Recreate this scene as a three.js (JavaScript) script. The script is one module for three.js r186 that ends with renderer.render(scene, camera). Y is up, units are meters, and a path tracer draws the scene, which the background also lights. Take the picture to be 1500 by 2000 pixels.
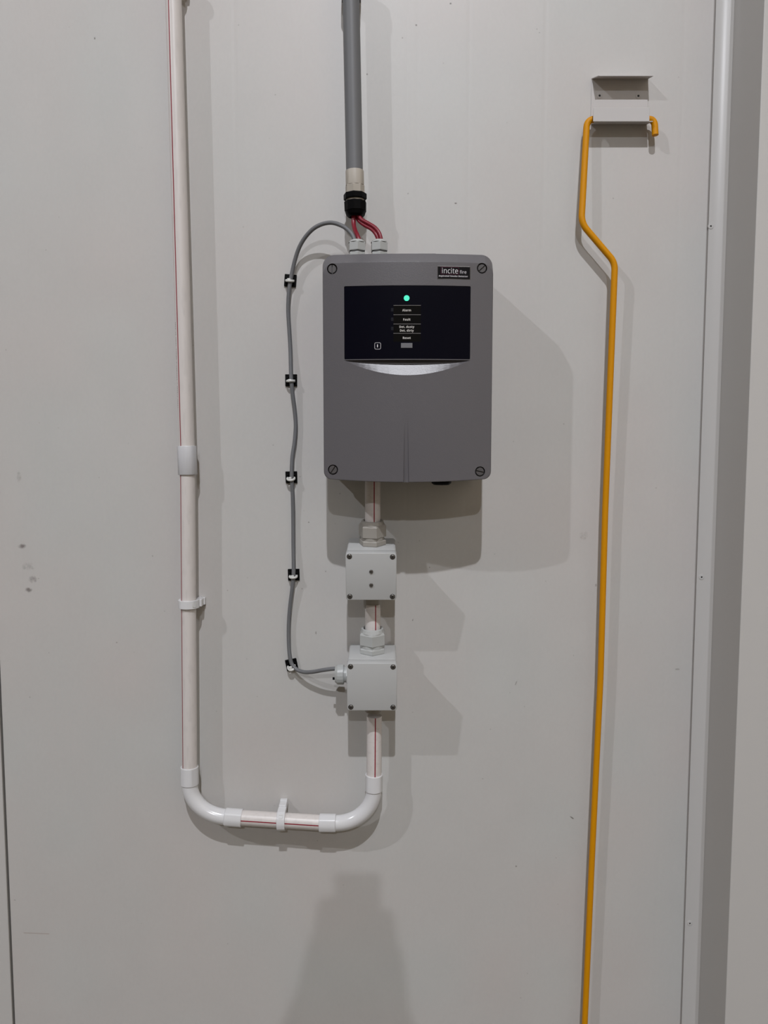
import * as THREE from 'three';
import { RoundedBoxGeometry } from 'three/addons/geometries/RoundedBoxGeometry.js';
import { mergeGeometries, mergeVertices, toCreasedNormals } from 'three/addons/utils/BufferGeometryUtils.js';
import { MarchingCubes } from 'three/addons/objects/MarchingCubes.js';
import { Brush, Evaluator, SUBTRACTION } from 'three-bvh-csg';

// ------------------------------------------------------------------ camera, light, exposure
const scene = new THREE.Scene();
scene.background = new THREE.Color(0x000000);
const camera = new THREE.PerspectiveCamera(67.38, 0.75, 0.01, 60);
camera.position.set(0, 1.55, 1.284);
camera.rotation.set(-Math.atan(0.0825), 0, 0);
const renderer = new THREE.WebGLRenderer({ antialias: true });
renderer.toneMapping = THREE.LinearToneMapping;
renderer.toneMappingExposure = 1.29;
renderer.shadowMap.enabled = true;
renderer.shadowMap.type = THREE.PCFSoftShadowMap;
const LAMP_HEIGHT = 6.55, LAMP_POWER = 62;            // candela; three unseen high-bay lamps, set by the shadows they cast
const LAMPS = [[0.09, 4.4, 1], [-5.2, 4.5, 0.58], [0.12, 9.85, 0.85]];   // x, distance from the wall, share of the power

// ------------------------------------------------------------------ helpers
const M = {};
const mat = (name, color, roughness, extra = {}) => (M[name] = new THREE.MeshPhysicalMaterial({ color, roughness, name, ...extra }));
let seedValue = 7;
const rnd = () => { seedValue = (seedValue * 16807) % 2147483647; return seedValue / 2147483647; };
const used = {};
const numbered = (n) => { used[n] = (used[n] ?? -1) + 1; return used[n] ? n + '_' + String(used[n]).padStart(3, '0') : n; };
function thing(name, label, category, base = [0, 0, 0], group) {
  const o = new THREE.Group();
  o.name = numbered(name);
  o.position.set(...base);
  o.userData = { label, category };
  if (group) o.userData.group = group;
  scene.add(o);
  return o;
}
function struct(name, label, category) {
  const o = new THREE.Group();
  o.name = name;
  o.userData = { kind: 'structure', label, category };
  scene.add(o);
  return o;
}
// geometry in world coordinates, moved under the thing's own base
function part(name, geo, material, parent, label) {
  const p = new THREE.Vector3();
  for (let o = parent; o && o !== scene; o = o.parent) p.add(o.position);
  geo.translate(-p.x, -p.y, -p.z);
  return loose(name, geo, material, parent, label);
}
function loose(name, geo, material, parent, label) {
  const m = new THREE.Mesh(geo, material);
  m.name = name; m.castShadow = true; m.receiveShadow = true;
  if (label) m.userData.label = label;
  parent.add(m);
  return m;
}
const V = (a) => new THREE.Vector3(...a);
const plain = (g) => { for (const k of Object.keys(g.attributes)) if (!['position', 'normal', 'uv'].includes(k)) g.deleteAttribute(k); return g.index ? g.toNonIndexed() : g; };
const join = (...gs) => mergeGeometries(gs.map(plain), false);
const crease = (g, a = 0.6) => toCreasedNormals(plain(g), a);
function rbox(x0, x1, y0, y1, z0, z1, r = 0.002, s = 2) {
  const g = new RoundedBoxGeometry(x1 - x0, y1 - y0, z1 - z0, s, Math.min(r, (x1 - x0) / 2.01, (y1 - y0) / 2.01, (z1 - z0) / 2.01));
  return g.translate((x0 + x1) / 2, (y0 + y1) / 2, (z0 + z1) / 2);
}
const smooth = (points, radius, seg = 80, radial = 14) => capped(new THREE.CatmullRomCurve3(points.map(V), false, 'centripetal'), radius, seg, radial);
function capped(curve, radius, seg, radial) {
  const tube = new THREE.TubeGeometry(curve, seg, radius, radial, false), list = [tube];
  for (const e of [0, 1]) {
    const d = new THREE.CircleGeometry(radius, radial), t = curve.getTangentAt(e).multiplyScalar(e ? 1 : -1);
    d.applyQuaternion(new THREE.Quaternion().setFromUnitVectors(new THREE.Vector3(0, 0, 1), t));
    const c = curve.getPointAt(e);
    list.push(d.translate(c.x, c.y, c.z));
  }
  return join(...list);
}
// straight runs joined by round bends of radius b
function bent(points, b, radius, radial = 16) {
  const path = new THREE.CurvePath(), p = points.map(V);
  let from = p[0];
  for (let i = 1; i < p.length - 1; i++) {
    const a = p[i - 1].clone().sub(p[i]).normalize(), c = p[i + 1].clone().sub(p[i]).normalize();
    const k = Array.isArray(b) ? b[i - 1] : b, s = p[i].clone().addScaledVector(a, k), e = p[i].clone().addScaledVector(c, k);
    path.add(new THREE.LineCurve3(from, s));
    path.add(new THREE.QuadraticBezierCurve3(s, p[i], e));
    from = e;
  }
  path.add(new THREE.LineCurve3(from, p.at(-1)));
  return capped(path, radius, 1100, radial);
}
// an upright geometry (along +y from 0) laid from a to b
function along(geo, a, b) {
  const d = V(b).sub(V(a)).normalize();
  geo.applyQuaternion(new THREE.Quaternion().setFromUnitVectors(new THREE.Vector3(0, 1, 0), d));
  return geo.translate(...a);
}
const dist = (a, b) => V(a).distanceTo(V(b));
const rod = (a, b, r, n = 32) => { const l = dist(a, b); return along(new THREE.CylinderGeometry(r, r, l, n).translate(0, l / 2, 0), a, b); };
// turned profile: list of [radius, height]; sides = 6 makes a hexagon nut
function turned(profile, sides = 36, turn = 0) {
  const g = new THREE.LatheGeometry(profile.map(([r, y]) => new THREE.Vector2(Math.max(r, 0.00001), y)), sides);
  return crease(g.rotateY(turn), sides < 10 ? 0.3 : 0.5);
}
// solid between two grids of the same shape (rows x columns of [x, y, z])
function slab(front, back) {
  const n = front.length, m = front[0].length, pos = [], idx = [];
  for (const g of [front, back]) for (const row of g) for (const p of row) pos.push(...p);
  const f = (i, j) => i * m + j, k = (i, j) => n * m + i * m + j;
  for (let i = 0; i < n - 1; i++) for (let j = 0; j < m - 1; j++) {
    idx.push(f(i, j), f(i + 1, j), f(i + 1, j + 1), f(i, j), f(i + 1, j + 1), f(i, j + 1));
    idx.push(k(i, j), k(i + 1, j + 1), k(i + 1, j), k(i, j), k(i, j + 1), k(i + 1, j + 1));
  }
  for (let j = 0; j < m - 1; j++) {
    idx.push(f(0, j), f(0, j + 1), k(0, j + 1), f(0, j), k(0, j + 1), k(0, j));
    idx.push(f(n - 1, j), k(n - 1, j + 1), f(n - 1, j + 1), f(n - 1, j), k(n - 1, j), k(n - 1, j + 1));
  }
  for (let i = 0; i < n - 1; i++) {
    idx.push(f(i, 0), k(i, 0), k(i + 1, 0), f(i, 0), k(i + 1, 0), f(i + 1, 0));
    idx.push(f(i, m - 1), k(i + 1, m - 1), k(i, m - 1), f(i, m - 1), f(i + 1, m - 1), k(i + 1, m - 1));
  }
  const g = new THREE.BufferGeometry();
  g.setAttribute('position', new THREE.Float32BufferAttribute(pos, 3));
  g.setIndex(idx);
  const q = g.toNonIndexed();
  q.computeVertexNormals();
  return q;
}
const evaluator = new Evaluator();
evaluator.attributes = ['position', 'normal'];
evaluator.useGroups = false;
function cut(geo, ...tools) {
  let a = new Brush(geo);
  for (const t of tools) {
    t.deleteAttribute('uv');
    const b = new Brush(t);
    a.updateMatrixWorld(); b.updateMatrixWorld();
    a = evaluator.evaluate(a, b, SUBTRACTION);
  }
  return a.geometry;
}
function canvas(w, h, draw) {
  const c = document.createElement('canvas');
  c.width = w; c.height = h;
  draw(c.getContext('2d'), w, h);
  const t = new THREE.CanvasTexture(c);
  t.colorSpace = THREE.SRGBColorSpace; t.magFilter = THREE.LinearFilter;
  return t;
}
// value noise for grain
function noiseTexture(size, make, srgb = true) {
  const d = new Uint8Array(size * size * 4);
  for (let y = 0; y < size; y++) for (let x = 0; x < size; x++) {
    const v = make(x, y), o = (y * size + x) * 4;
    d[o] = v[0]; d[o + 1] = v[1]; d[o + 2] = v[2]; d[o + 3] = 255;
  }
  const t = new THREE.DataTexture(d, size, size);
  t.wrapS = t.wrapT = THREE.RepeatWrapping; t.magFilter = THREE.LinearFilter;
  if (srgb) t.colorSpace = THREE.SRGBColorSpace;
  t.needsUpdate = true;
  return t;
}
function lattice(n) { const a = []; for (let i = 0; i < n * n; i++) a.push(rnd()); return (x, y) => {
  const x0 = Math.floor(x), y0 = Math.floor(y), fx = x - x0, fy = y - y0, q = (i, j) => a[((j % n + n) % n) * n + (i % n + n) % n];
  const sx = fx * fx * (3 - 2 * fx), sy = fy * fy * (3 - 2 * fy);
  return (q(x0, y0) * (1 - sx) + q(x0 + 1, y0) * sx) * (1 - sy) + (q(x0, y0 + 1) * (1 - sx) + q(x0 + 1, y0 + 1) * sx) * sy; }; }
function planar(g, x0, x1, y0, y1) {
  const p = g.attributes.position, uv = new Float32Array(p.count * 2);
  for (let i = 0; i < p.count; i++) { uv[2 * i] = (p.getX(i) - x0) / (x1 - x0); uv[2 * i + 1] = (p.getY(i) - y0) / (y1 - y0); }
  g.setAttribute('uv', new THREE.BufferAttribute(uv, 2));
  return g;
}

// ------------------------------------------------------------------ materials
mat('wall', 0xb9b7b4, 0.42);
mat('trim', 0xb9b7b4, 0.27);
mat('gasket', 0x55524e, 0.8);
mat('ceiling', 0xb9b6b0, 0.8);
mat('floor', 0x665d4e, 0.75);  // floor out of view; tone set for the warm bounce in shade
mat('farWall', 0xc4b8a4, 0.7);  // room walls out of view; tan set to bounce warmth into the shadows
mat('sealant', 0x918c87, 0.7);
mat('joint', 0x66625c, 0.7);
mat('pipe', 0xcfcbc9, 0.36);
mat('fitting', 0xd0d0d1, 0.22, { clearcoat: 0.4, clearcoatRoughness: 0.15 });
mat('coupler', 0xbbbbbd, 0.4);
mat('stripe', 0x861b2d, 0.45);
mat('print', 0x6a6566, 0.6);
mat('conduit', 0x656668, 0.5);
mat('cream', 0xa39c91, 0.5);
mat('black', 0x040405, 0.5, { specularIntensity: 0.15 });
mat('mountBlack', 0x040405, 0.5, { specularIntensity: 0.2 });
mat('cable', 0x666769, 0.5);
mat('red', 0x760a20, 0.38);
mat('white', 0xc9c9c5, 0.4);
mat('gland', 0xaaacaa, 0.38);
mat('glandShade', 0x96928b, 0.5);
mat('box', 0xb0b1b0, 0.5);
mat('seal', 0x3c3c3c, 0.7);
mat('steel', 0x777470, 0.32, { metalness: 0.85 });
mat('dark', 0x1b1a1a, 0.6);
mat('housing', 0x5b595c, 0.34);
mat('base', 0x4e4d4e, 0.5);
mat('slotScrew', 0x4a4747, 0.45);
mat('yellow', 0xc98700, 0.5, { specularIntensity: 0.4 });
mat('bracket', 0xb9b6b4, 0.6);
mat('lampShell', 0x3a3b3d, 0.5);
mat('diffuser', 0xffffff, 0.6, { emissive: 0xfff4e6, emissiveIntensity: 6 });
mat('led', 0x0a2018, 0.4, { emissive: new THREE.Color().setRGB(0.06, 0.70, 0.47), emissiveIntensity: 1 });
mat('dullLed', 0x15161e, 0.5, { specularIntensity: 0.3 });
mat('button', 0x66666a, 0.5);

// grain of the moulded plastic and of the painted sheet
{
  const a = lattice(64), b = lattice(128);
  const grain = noiseTexture(256, (x, y) => { const v = 90 + 110 * (0.45 * a(x / 4, y / 4) + 0.55 * b(x / 2, y / 2)) ; return [v, v, v]; }, false);
  M.housing.bumpMap = grain.clone(); M.housing.bumpScale = 0.00016; M.housing.bumpMap.repeat.set(14, 14);
  const c = lattice(16), d = lattice(32), e = lattice(64);
  const grime = noiseTexture(256, (x, y) => {
    const n = 0.65 * c(x / 16, y / 16) + 0.35 * d(x / 8, y / 8), k = n > 0.55 ? (n - 0.55) * 26 : 0;
    return [252 - k, 250 - k, 248 - k];
  });
  grime.repeat.set(1, 2);
  M.pipe.map = grime;
}
// painted steel sheet of the main panel: faint mottling, specks, scuffs and scratches where the photograph shows them
const PANEL = { x0: -0.66, x1: 0.5275, y0: 0.4, y1: 2.4 };
{
  const W = 1216, H = 2048, px = (x) => (x - PANEL.x0) / (PANEL.x1 - PANEL.x0) * W, py = (y) => (PANEL.y1 - y) / (PANEL.y1 - PANEL.y0) * H;
  const n1 = lattice(40), n2 = lattice(24), n3 = lattice(64);
  M.sheet = M.wall.clone();
  M.sheet.color.set(0xffffff);
  M.sheet.map = canvas(W, H, (g) => {
    const im = g.createImageData(W, H);
    for (let y = 0; y < H; y++) for (let x = 0; x < W; x++) {
      const a = n1(x / 110, y / 140) - 0.5, b = n2(x / 46, y / 60) - 0.5, c = n3(x / 3, y / 5) - 0.5, o = (y * W + x) * 4, v = 2.0 * b + 1.6 * c;
      im.data[o] = 184 + v + 2.5 * a; im.data[o + 1] = 182 + v - 1.5 * a; im.data[o + 2] = 179 + v - 2 * a; im.data[o + 3] = 255;
    }
    g.putImageData(im, 0, 0);
    const speck = (p, w, h, t, alpha = 0.85) => { g.fillStyle = `rgba(58,52,46,${alpha})`; g.save(); g.translate(px(p[0]), py(p[1])); g.rotate(t); g.beginPath(); g.ellipse(0, 0, w, h, 0, 0, 7); g.fill(); g.restore(); };
    // dark specks: place, half sizes in texels, turn
    for (const s of [
      [[-0.4618, 2.2027, 0], 0.9, 2.2, 0], [[0.1059, 2.2555, 0], 1.7, 1.4, 0], [[0.0514, 2.2229, 0], 1.6, 1.3, 0.6], [[0.0294, 2.2034, 0], 1.2, 1, 0, 0.6], [[-0.0271, 2.1478, 0], 1.3, 1.3, 0, 0.7],
      [[0.1164, 1.9471, 0], 2.2, 1.1, 0], [[0.039, 1.9624, 0], 1.6, 0.8, 0, 0.5], [[-0.1264, 1.4268, 0], 1.1, 1.1, 0, 0.7], [[-0.1403, 1.5033, 0], 1, 1, 0, 0.5], [[-0.0985, 1.3435, 0], 1, 1.2, 0, 0.6],
      [[-0.1157, 1.238, 0], 0.7, 3.4, 0, 0.6], [[0.0487, 1.2601, 0], 0.8, 2.4, 0.3, 0.5], [[0.2257, 1.1508, 0], 0.8, 5, 0.35, 0.4], [[0.3259, 0.9121, 0], 0.9, 5, -0.95, 0.75],
      [[0.2304, 0.8241, 0], 1.3, 1.5, 0, 0.6], [[-0.3901, 1.3696, 0], 1, 1, 0, 0.5], [[-0.4547, 1.2212, 0], 1.2, 1.2, 0, 0.5], [[0.3584, 1.3199, 0], 1.6, 3, 0, 0.3], [[0.5006, 1.1749, 0], 5, 2, 0, 0.2],
      [[-0.0737, 1.475, 0], 1.4, 0.8, 0, 0.5], [[0.0769, 1.3504, 0], 1, 1, 0, 0.6], [[-0.1386, 1.3137, 0], 1, 1.2, 0, 0.5], [[0.2987, 1.5909, 0], 1.2, 0.8, 0, 0.5], [[-0.6462, 0.7624, 0], 2, 1, 0.5, 0.3], [[0.1312, 1.6692, 0], 1, 1, 0, 0.4],
    ]) speck(s[0], s[1] * 0.8, s[2] * 0.8, s[3], s[4] ?? 0.85);
    for (let i = 0; i < 70; i++) speck([-0.66 + 1.19 * rnd(), 0.5 + 1.8 * rnd()], 0.5 + 0.4 * rnd(), 0.5 + 0.5 * rnd(), 0, 0.18 + 0.3 * rnd());
    // grey finger scuffs near the left edge
    const scuff = (p, w, h, alpha) => { for (let i = 0; i < 46; i++) { const a = rnd() * 6.28, r = Math.sqrt(rnd()); g.fillStyle = `rgba(112,106,104,${alpha * (0.4 + 0.6 * rnd())})`; g.beginPath(); g.ellipse(px(p[0]) + Math.cos(a) * r * w, py(p[1]) + Math.sin(a) * r * h, 1.2 + 2.4 * rnd(), 0.9 + 1.4 * rnd(), rnd() * 3, 0, 7); g.fill(); } };
    scuff([-0.6095, 1.3861, 0], 5, 3, 0.16); scuff([-0.5996, 1.3522, 0], 10, 6, 0.09); scuff([-0.5935, 1.3295, 0], 6, 6, 0.13); scuff([-0.6011, 1.312, 0], 5, 2.5, 0.15); scuff([-0.6101, 1.5025, 0], 3, 8, 0.05); scuff([0.3358, 1.4043, 0], 7, 6, 0.06);
    // scratch near the lower left
    g.strokeStyle = 'rgba(110,84,74,0.55)'; g.lineWidth = 0.8; g.beginPath();
    const s0 = [-0.6333, 0.7021, 0], s1 = [-0.5884, 0.7002, 0]; g.moveTo(px(s0[0]), py(s0[1])); g.lineTo(px(s1[0]), py(s1[1])); g.stroke();
  });
  // very shallow rolled lines of the sheet
  const bump = canvas(W, 4, (g) => {
    g.fillStyle = '#808080'; g.fillRect(0, 0, W, 4);
    for (const x of [-0.5609, 0.0368, 0.0532, 0.1362, 0.258, 0.4788, -0.4603, -0.2392]) {
      g.fillStyle = '#585858'; g.fillRect(px(x) - 2, 0, 4, 4);
      g.fillStyle = '#6c6c6c'; g.fillRect(px(x) - 4, 0, 2, 4); g.fillRect(px(x) + 2, 0, 2, 4);
    }
  });
  bump.colorSpace = THREE.NoColorSpace;
  M.sheet.bumpMap = bump; M.sheet.bumpScale = 0.0006;
}

// ------------------------------------------------------------------ room
const CEIL = 6.9, LEFT = -11, RIGHT = 2.6, DEEP = 16;
{
  const w = struct('wall_back', 'pale grey sandwich panel wall carrying the pipes and boxes', 'wall');
  part('core', rbox(LEFT - 0.2, RIGHT + 0.2, 0, CEIL, -0.2, -0.012, 0.001, 1), M.joint, w);
  part('panel', rbox(0.528, RIGHT, 0, CEIL, -0.03, 0, 0.0006, 1), M.wall, w);
  part('sealant', rbox(0.5245, 0.529, 0, CEIL, -0.02, -0.0016, 0.0003, 1), M.sealant, w);
  part('panel', planar(rbox(-0.6553, 0.5262, 0, CEIL, -0.03, 0, 0.0016), PANEL.x0, PANEL.x1, PANEL.y0, PANEL.y1), M.sheet, w);
  for (let k = 0; k < 9; k++) part('panel', rbox(-0.6595 - 1.16 * (k + 1), -0.6595 - 1.16 * k - (k ? 0.004 : 0), 0, CEIL, -0.03, 0, 0.0016), M.wall, w);
  const r = struct('wall_right', 'pale grey wall panel standing forward of the rest at the right edge', 'wall');
  part('panel', rbox(0.5538, RIGHT, 0, CEIL, 0.0005, 0.109, 0.0012), M.wall, r);
  const l = struct('wall_left', 'unseen far left wall of the store room', 'wall');
  part('panel', rbox(LEFT - 0.2, LEFT, 0, CEIL, 0, DEEP, 0.002, 1), M.farWall, l);
  const e = struct('wall_end', 'unseen wall closing the room beyond the right edge', 'wall');
  part('panel', rbox(RIGHT, RIGHT + 0.2, 0, CEIL, 0, DEEP, 0.002, 1), M.farWall, e);
  const f = struct('wall_front', 'unseen wall behind the photographer, its tan tone warming the shade', 'wall');
  part('panel', rbox(LEFT - 0.2, RIGHT + 0.2, 0, CEIL, DEEP, DEEP + 0.2, 0.002, 1), M.farWall, f);
  const fl = struct('floor', 'unseen warm grey concrete floor, its tone tinting the shade on the wall', 'floor');
  part('slab', rbox(LEFT - 0.2, RIGHT + 0.2, -0.2, 0, -0.2, DEEP + 0.2, 0.002, 1), M.floor, fl);
  const c = struct('ceiling', 'ceiling of the store room', 'ceiling');
  part('deck', rbox(LEFT - 0.2, RIGHT + 0.2, CEIL, CEIL + 0.2, -0.2, DEEP + 0.2, 0.002, 1), M.ceiling, c);
}
// folded corner flashing between the wall and the projecting panel
{
  const t = struct('trim_1', 'folded metal corner trim with rivets where the wall meets the projecting panel', 'trim');
  const x0 = 0.5276, xc = 0.5538, s = new THREE.Shape();
  // plan section: x to the right, y of the shape towards the room
  s.moveTo(x0, 0.0002); s.lineTo(x0, 0.0016); s.lineTo(xc - 0.0062, 0.0016); s.lineTo(xc - 0.0042, 0.0021); s.lineTo(xc - 0.0024, 0.0034); s.lineTo(xc - 0.0011, 0.0054); s.lineTo(xc - 0.0003, 0.0086); s.lineTo(xc - 0.0001, 0.0088); s.lineTo(xc - 0.0001, 0.0002); s.closePath();
  const g = new THREE.ExtrudeGeometry(s, { depth: CEIL - 0.002, bevelEnabled: false });
  g.rotateX(-Math.PI / 2); g.scale(1, 1, -1);                     // shape y becomes z
  const idx = g.attributes.position, nrm = [];
  for (let i = 0; i < idx.count; i += 3) for (const a of ['position', 'normal', 'uv']) { const q = g.attributes[a], k = q.itemSize; for (let c = 0; c < k; c++) { const v = q.array[(i + 1) * k + c]; q.array[(i + 1) * k + c] = q.array[(i + 2) * k + c]; q.array[(i + 2) * k + c] = v; } }
  g.translate(0, 0.001, 0);
  part('flashing', crease(g, 0.9), M.trim, t);
  const head = turned([[0.0046, 0], [0.0044, 0.0006], [0.0032, 0.0012], [0.0015, 0.0013], [0.0015, 0.0003], [0, 0.0003]], 24), pin = turned([[0.0014, 0.0002], [0.0014, 0.0006], [0, 0.0007]], 12);
  for (const p of [[0.531, 1.9102, 0.0016], [0.5356, 1.3341, 0.0016], [0.5358, 0.7211, 0.0016]]) {
    const h = loose('rivet', head, M.trim, t); h.position.set(...p); h.rotation.x = Math.PI / 2;
    loose('rivet_pin', pin, M.dark, h);
  }
}
// unseen ceiling lamps, placed and dimmed to give the shadows on the wall
LAMPS.forEach(([x, z, power], i) => {
  const label = ['high-bay lamp on the ceiling above the smoke detector wall, nearest the wall on the right', 'unseen high-bay lamp on the ceiling far to the left of the others, casting the faint shadows to the right', 'unseen high-bay lamp on the ceiling deep in the room behind the photographer, casting the soft shadow low on the wall'][i];
  const t = thing('unseen_ceiling_lamp', label, 'lamp', [x, CEIL, z], 'high-bay lamps');
  part('shell', turned([[0, -0.3], [0.13, -0.3], [0.15, -0.28], [0.15, -0.2], [0.09, -0.16], [0.09, -0.06], [0.02, -0.05], [0.02, 0], [0, 0]]).translate(x, CEIL, z), M.lampShell, t);
  part('diffuser', new THREE.CylinderGeometry(0.115, 0.105, 0.012, 32).translate(x, CEIL - 0.306, z), M.diffuser, t);
  const s = new THREE.SpotLight(0xf6f8ff, LAMP_POWER * power, 0, 1.4, 0.25, 2);
  s.position.set(x, LAMP_HEIGHT, z); s.target.position.set(x, 0, z);
  s.castShadow = true; s.shadow.mapSize.set(2048, 2048); s.shadow.radius = i === 2 ? 3.8 : 2.4; s.shadow.bias = -0.0005;
  s.name = numbered('lamp_light');
  scene.add(s, s.target);
});

// ------------------------------------------------------------------ smoke detector
const ZF = 0.13;
{
  const L = -0.092, R = 0.1627, T = 1.8383, TF = 1.8222, B = 1.5042, cx = (L + R) / 2;
  const d = thing('smoke_detector', 'large grey wall box with dark display panel, green light and slotted corner screws', 'smoke detector', [cx, B, 0]);
  const ring = (z, top, side, bottom, bow) => {
    const out = [], l = L + side, r = R - side, t = T - top, b = B + bottom, rt = 0.017, rb = 0.011;
    const arc = (x, y, q, a0) => { for (let i = 0; i <= 8; i++) { const a = a0 + i / 8 * Math.PI / 2; out.push([x + q * Math.cos(a), y + q * Math.sin(a), z]); } };
    arc(r - rt, t - rt, rt, 0);
    for (let i = 1; i < 6; i++) out.push([r - rt + (l - r + 2 * rt) * i / 6, t, z]);
    arc(l + rt, t - rt, rt, Math.PI / 2);
    for (let i = 1; i < 6; i++) out.push([l, t - rt + (b - t + rt + rb) * i / 6, z]);
    arc(l + rb, b + rb, rb, Math.PI);
    for (let i = 1; i < 12; i++) out.push([l + rb + (r - l - 2 * rb) * i / 12, b, z]);
    arc(r - rb, b + rb, rb, Math.PI * 1.5);
    for (let i = 1; i < 6; i++) out.push([r, b + rb + (t - b - rt - rb) * i / 6, z]);
    return out.map(([x, y, zz]) => { const k = (x - cx) / ((R - L) / 2), w = y < (T + B) / 2 ? 1 : 0; return [x, y - w * bow * Math.max(0, 1 - k * k) * Math.max(0, 1 - (y - b) / 0.012), zz]; });
  };
  const loft = (rings) => {
    const n = rings[0].length, pos = rings.flat(2), idx = [];
    for (let k = 0; k < rings.length - 1; k++) for (let i = 0; i < n; i++) {
      const a = k * n + i, b = k * n + (i + 1) % n, c = a + n, e = b + n;
      idx.push(a, b, e, a, e, c);
    }
    for (const k of [0, rings.length - 1]) {
      const ci = pos.length / 3; pos.push(cx, (T + B) / 2, rings[k][0][2]);
      for (let i = 0; i < n; i++) { const a = k * n + i, b = k * n + (i + 1) % n; k ? idx.push(ci, a, b) : idx.push(ci, b, a); }
    }
    const g = new THREE.BufferGeometry();
    g.setAttribute('position', new THREE.Float32BufferAttribute(pos, 3)); g.setIndex(idx);
    const q = g.toNonIndexed(); q.computeVertexNormals();
    return q;
  };
  const bow = 0.005, top = T - TF;
  // the front is slightly domed from side to side
  const lift = (x, z) => (z < 0.036 ? 0 : Math.min(1, (z - 0.036) / 0.09)) * (0.0065 - 0.0125 * ((x - cx) / ((R - L) / 2)) ** 2);
  const dome = (g) => { const q = g.attributes.position; for (let i = 0; i < q.count; i++) q.setZ(i, q.getZ(i) + lift(q.getX(i), q.getZ(i))); return g; };
  const coverBody = crease(loft([ring(0.036, 0, 0, 0, bow), ring(0.112, 0, 0, 0, bow), ring(0.1287, top * 0.94, 0.0012, 0.0006, bow), ring(0.1297, top * 0.985, 0.0018, 0.0010, bow), ...Array.from({ length: 13 }, (_, i) => ring(ZF, top + 0.0004, 0.0024, 0.0014, bow).map(([x, y, z]) => { const q = 1 - i / 13.4; return [cx + (x - cx) * q, (T + B) / 2 + (y - (T + B) / 2) * q, z]; }))]), 0.35);
  // display pocket, finger scoop under it, tapering channel at the foot, screw wells
  const p0 = [-0.0588, 1.7883, 0.13], p1 = [0.1276, 1.6819, 0.13], pocket = rbox(p0[0], p1[0], p1[1], p0[1], ZF - 0.003, ZF + 0.01, 0.0015);
  const N = 40, K = 12, front = [], back = [], half = (p1[0] - p0[0]) / 2 + 0.001, mx = (p0[0] + p1[0]) / 2, ys = p1[1] - 0.0012, deep = 0.0225;
  for (let i = 0; i <= N; i++) {
    const s = 0.998 - 1.996 * i / N, h = deep * (1 - s * s), dep = 0.0084 * Math.sqrt(1 - s * s), fr = [], ba = [];
    for (let j = 0; j <= K; j++) { const t = j / K, x = mx + s * half, y = ys - h * t; fr.push([x, y, ZF + 0.006]); ba.push([x, y, ZF - dep * (1 - t ** 1.15) + 0.00002 * t]); }
    front.push(fr); back.push(ba);
  }
  const scoop = slab(front, back);
  const cf = [], cb = [], gx = 0.033, g0 = 1.6141, g1 = B - 0.012;
  for (let i = 0; i <= 6; i++) {
    const t = i / 6, y = g0 + (g1 - g0) * t, w = 0.0022 + 0.0022 * t, dep = -0.0004 + 0.0036 * t;
    cf.push([gx - w, gx - w * 0.8, gx + w * 0.8, gx + w].map((x) => [x, y, ZF + 0.006]));
    cb.push([[gx - w, 0.3], [gx - w * 0.8, 1], [gx + w * 0.8, 1], [gx + w, 0.3]].map(([x, k]) => [x, y, ZF - Math.max(-0.001, dep * k)]));
  }
  const channel = slab(cf, cb);
  const wells = [[-0.0764, 1.8141, 0.13], [0.1444, 1.8148, 0.13], [-0.0768, 1.5184, 0.13], [0.1445, 1.5157, 0.13]];
  const tool = wells.map(([x, y]) => plain(new THREE.CylinderGeometry(0.0077, 0.0077, 0.014, 36)).rotateX(Math.PI / 2).translate(x, y, ZF - 0.0005));
  coverBody.deleteAttribute('uv');
  const cover = cut(coverBody, plain(pocket), scoop, channel, ...tool);
  dome(planar(cover, 0, 1, 0, 1));
  cover.computeVertexNormals();
  part('cover', crease(cover, 0.35), M.housing, d);
  part('back_box', rbox(L + 0.004, R - 0.004, B + 0.004, T - 0.004, 0.0005, 0.037, 0.004), M.base, d);
  // slotted screws
  const screwGeo = cut((() => { const g = crease(turned([[0, 0], [0.0061, 0], [0.0061, 0.0052], [0.0056, 0.0058], [0, 0.0058]], 32)); g.deleteAttribute('uv'); return g; })(), plain(new THREE.BoxGeometry(0.0016, 0.006, 0.02)).translate(0, 0.0058, 0));
  planar(screwGeo, 0, 1, 0, 1);
  wells.forEach(([x, y], i) => {
    const m = loose('screw', screwGeo, M.slotScrew, d);
    m.position.set(x - d.position.x, y - d.position.y, ZF - 0.0068 + lift(x, ZF));
    m.rotation.set(Math.PI / 2, 0, 0); m.rotateY([0, -0.85, -0.6, 1.35][i]);
  });
  // display
  const disp = dome(planar(new THREE.BoxGeometry(p1[0] - p0[0] - 0.0006, p0[1] - p1[1] - 0.0006, 0.0028, 32, 1, 1).translate((p0[0] + p1[0]) / 2, (p0[1] + p1[1]) / 2, ZF - 0.0021), p0[0], p1[0], p1[1], p0[1]));
  disp.computeVertexNormals();
  M.display = new THREE.MeshPhysicalMaterial({ roughness: 0.3, specularIntensity: 0.12, name: 'display', map: canvas(1230, 715, (g, w, h) => {
    const q = (x, y) => [(x - 672) * 5, (y - 559) * 5];            // five texels for each pixel of the photograph's panel
    g.fillStyle = '#080812'; g.fillRect(0, 0, w, h);
    g.fillStyle = '#0d0c0b';
    for (const [a, b] of [[598, 615], [617, 633], [635, 651], [653, 668]]) g.fillRect(q(768, a)[0], q(768, a)[1], 265, (b - a) * 5);
    g.fillStyle = '#97948f';
    for (const y of [597.3, 615.4, 633.4, 651.6]) g.fillRect(q(768, y)[0], q(768, y)[1], 265, 3.4);
    g.fillStyle = '#c9c6c2'; g.textAlign = 'center'; g.textBaseline = 'middle';
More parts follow.
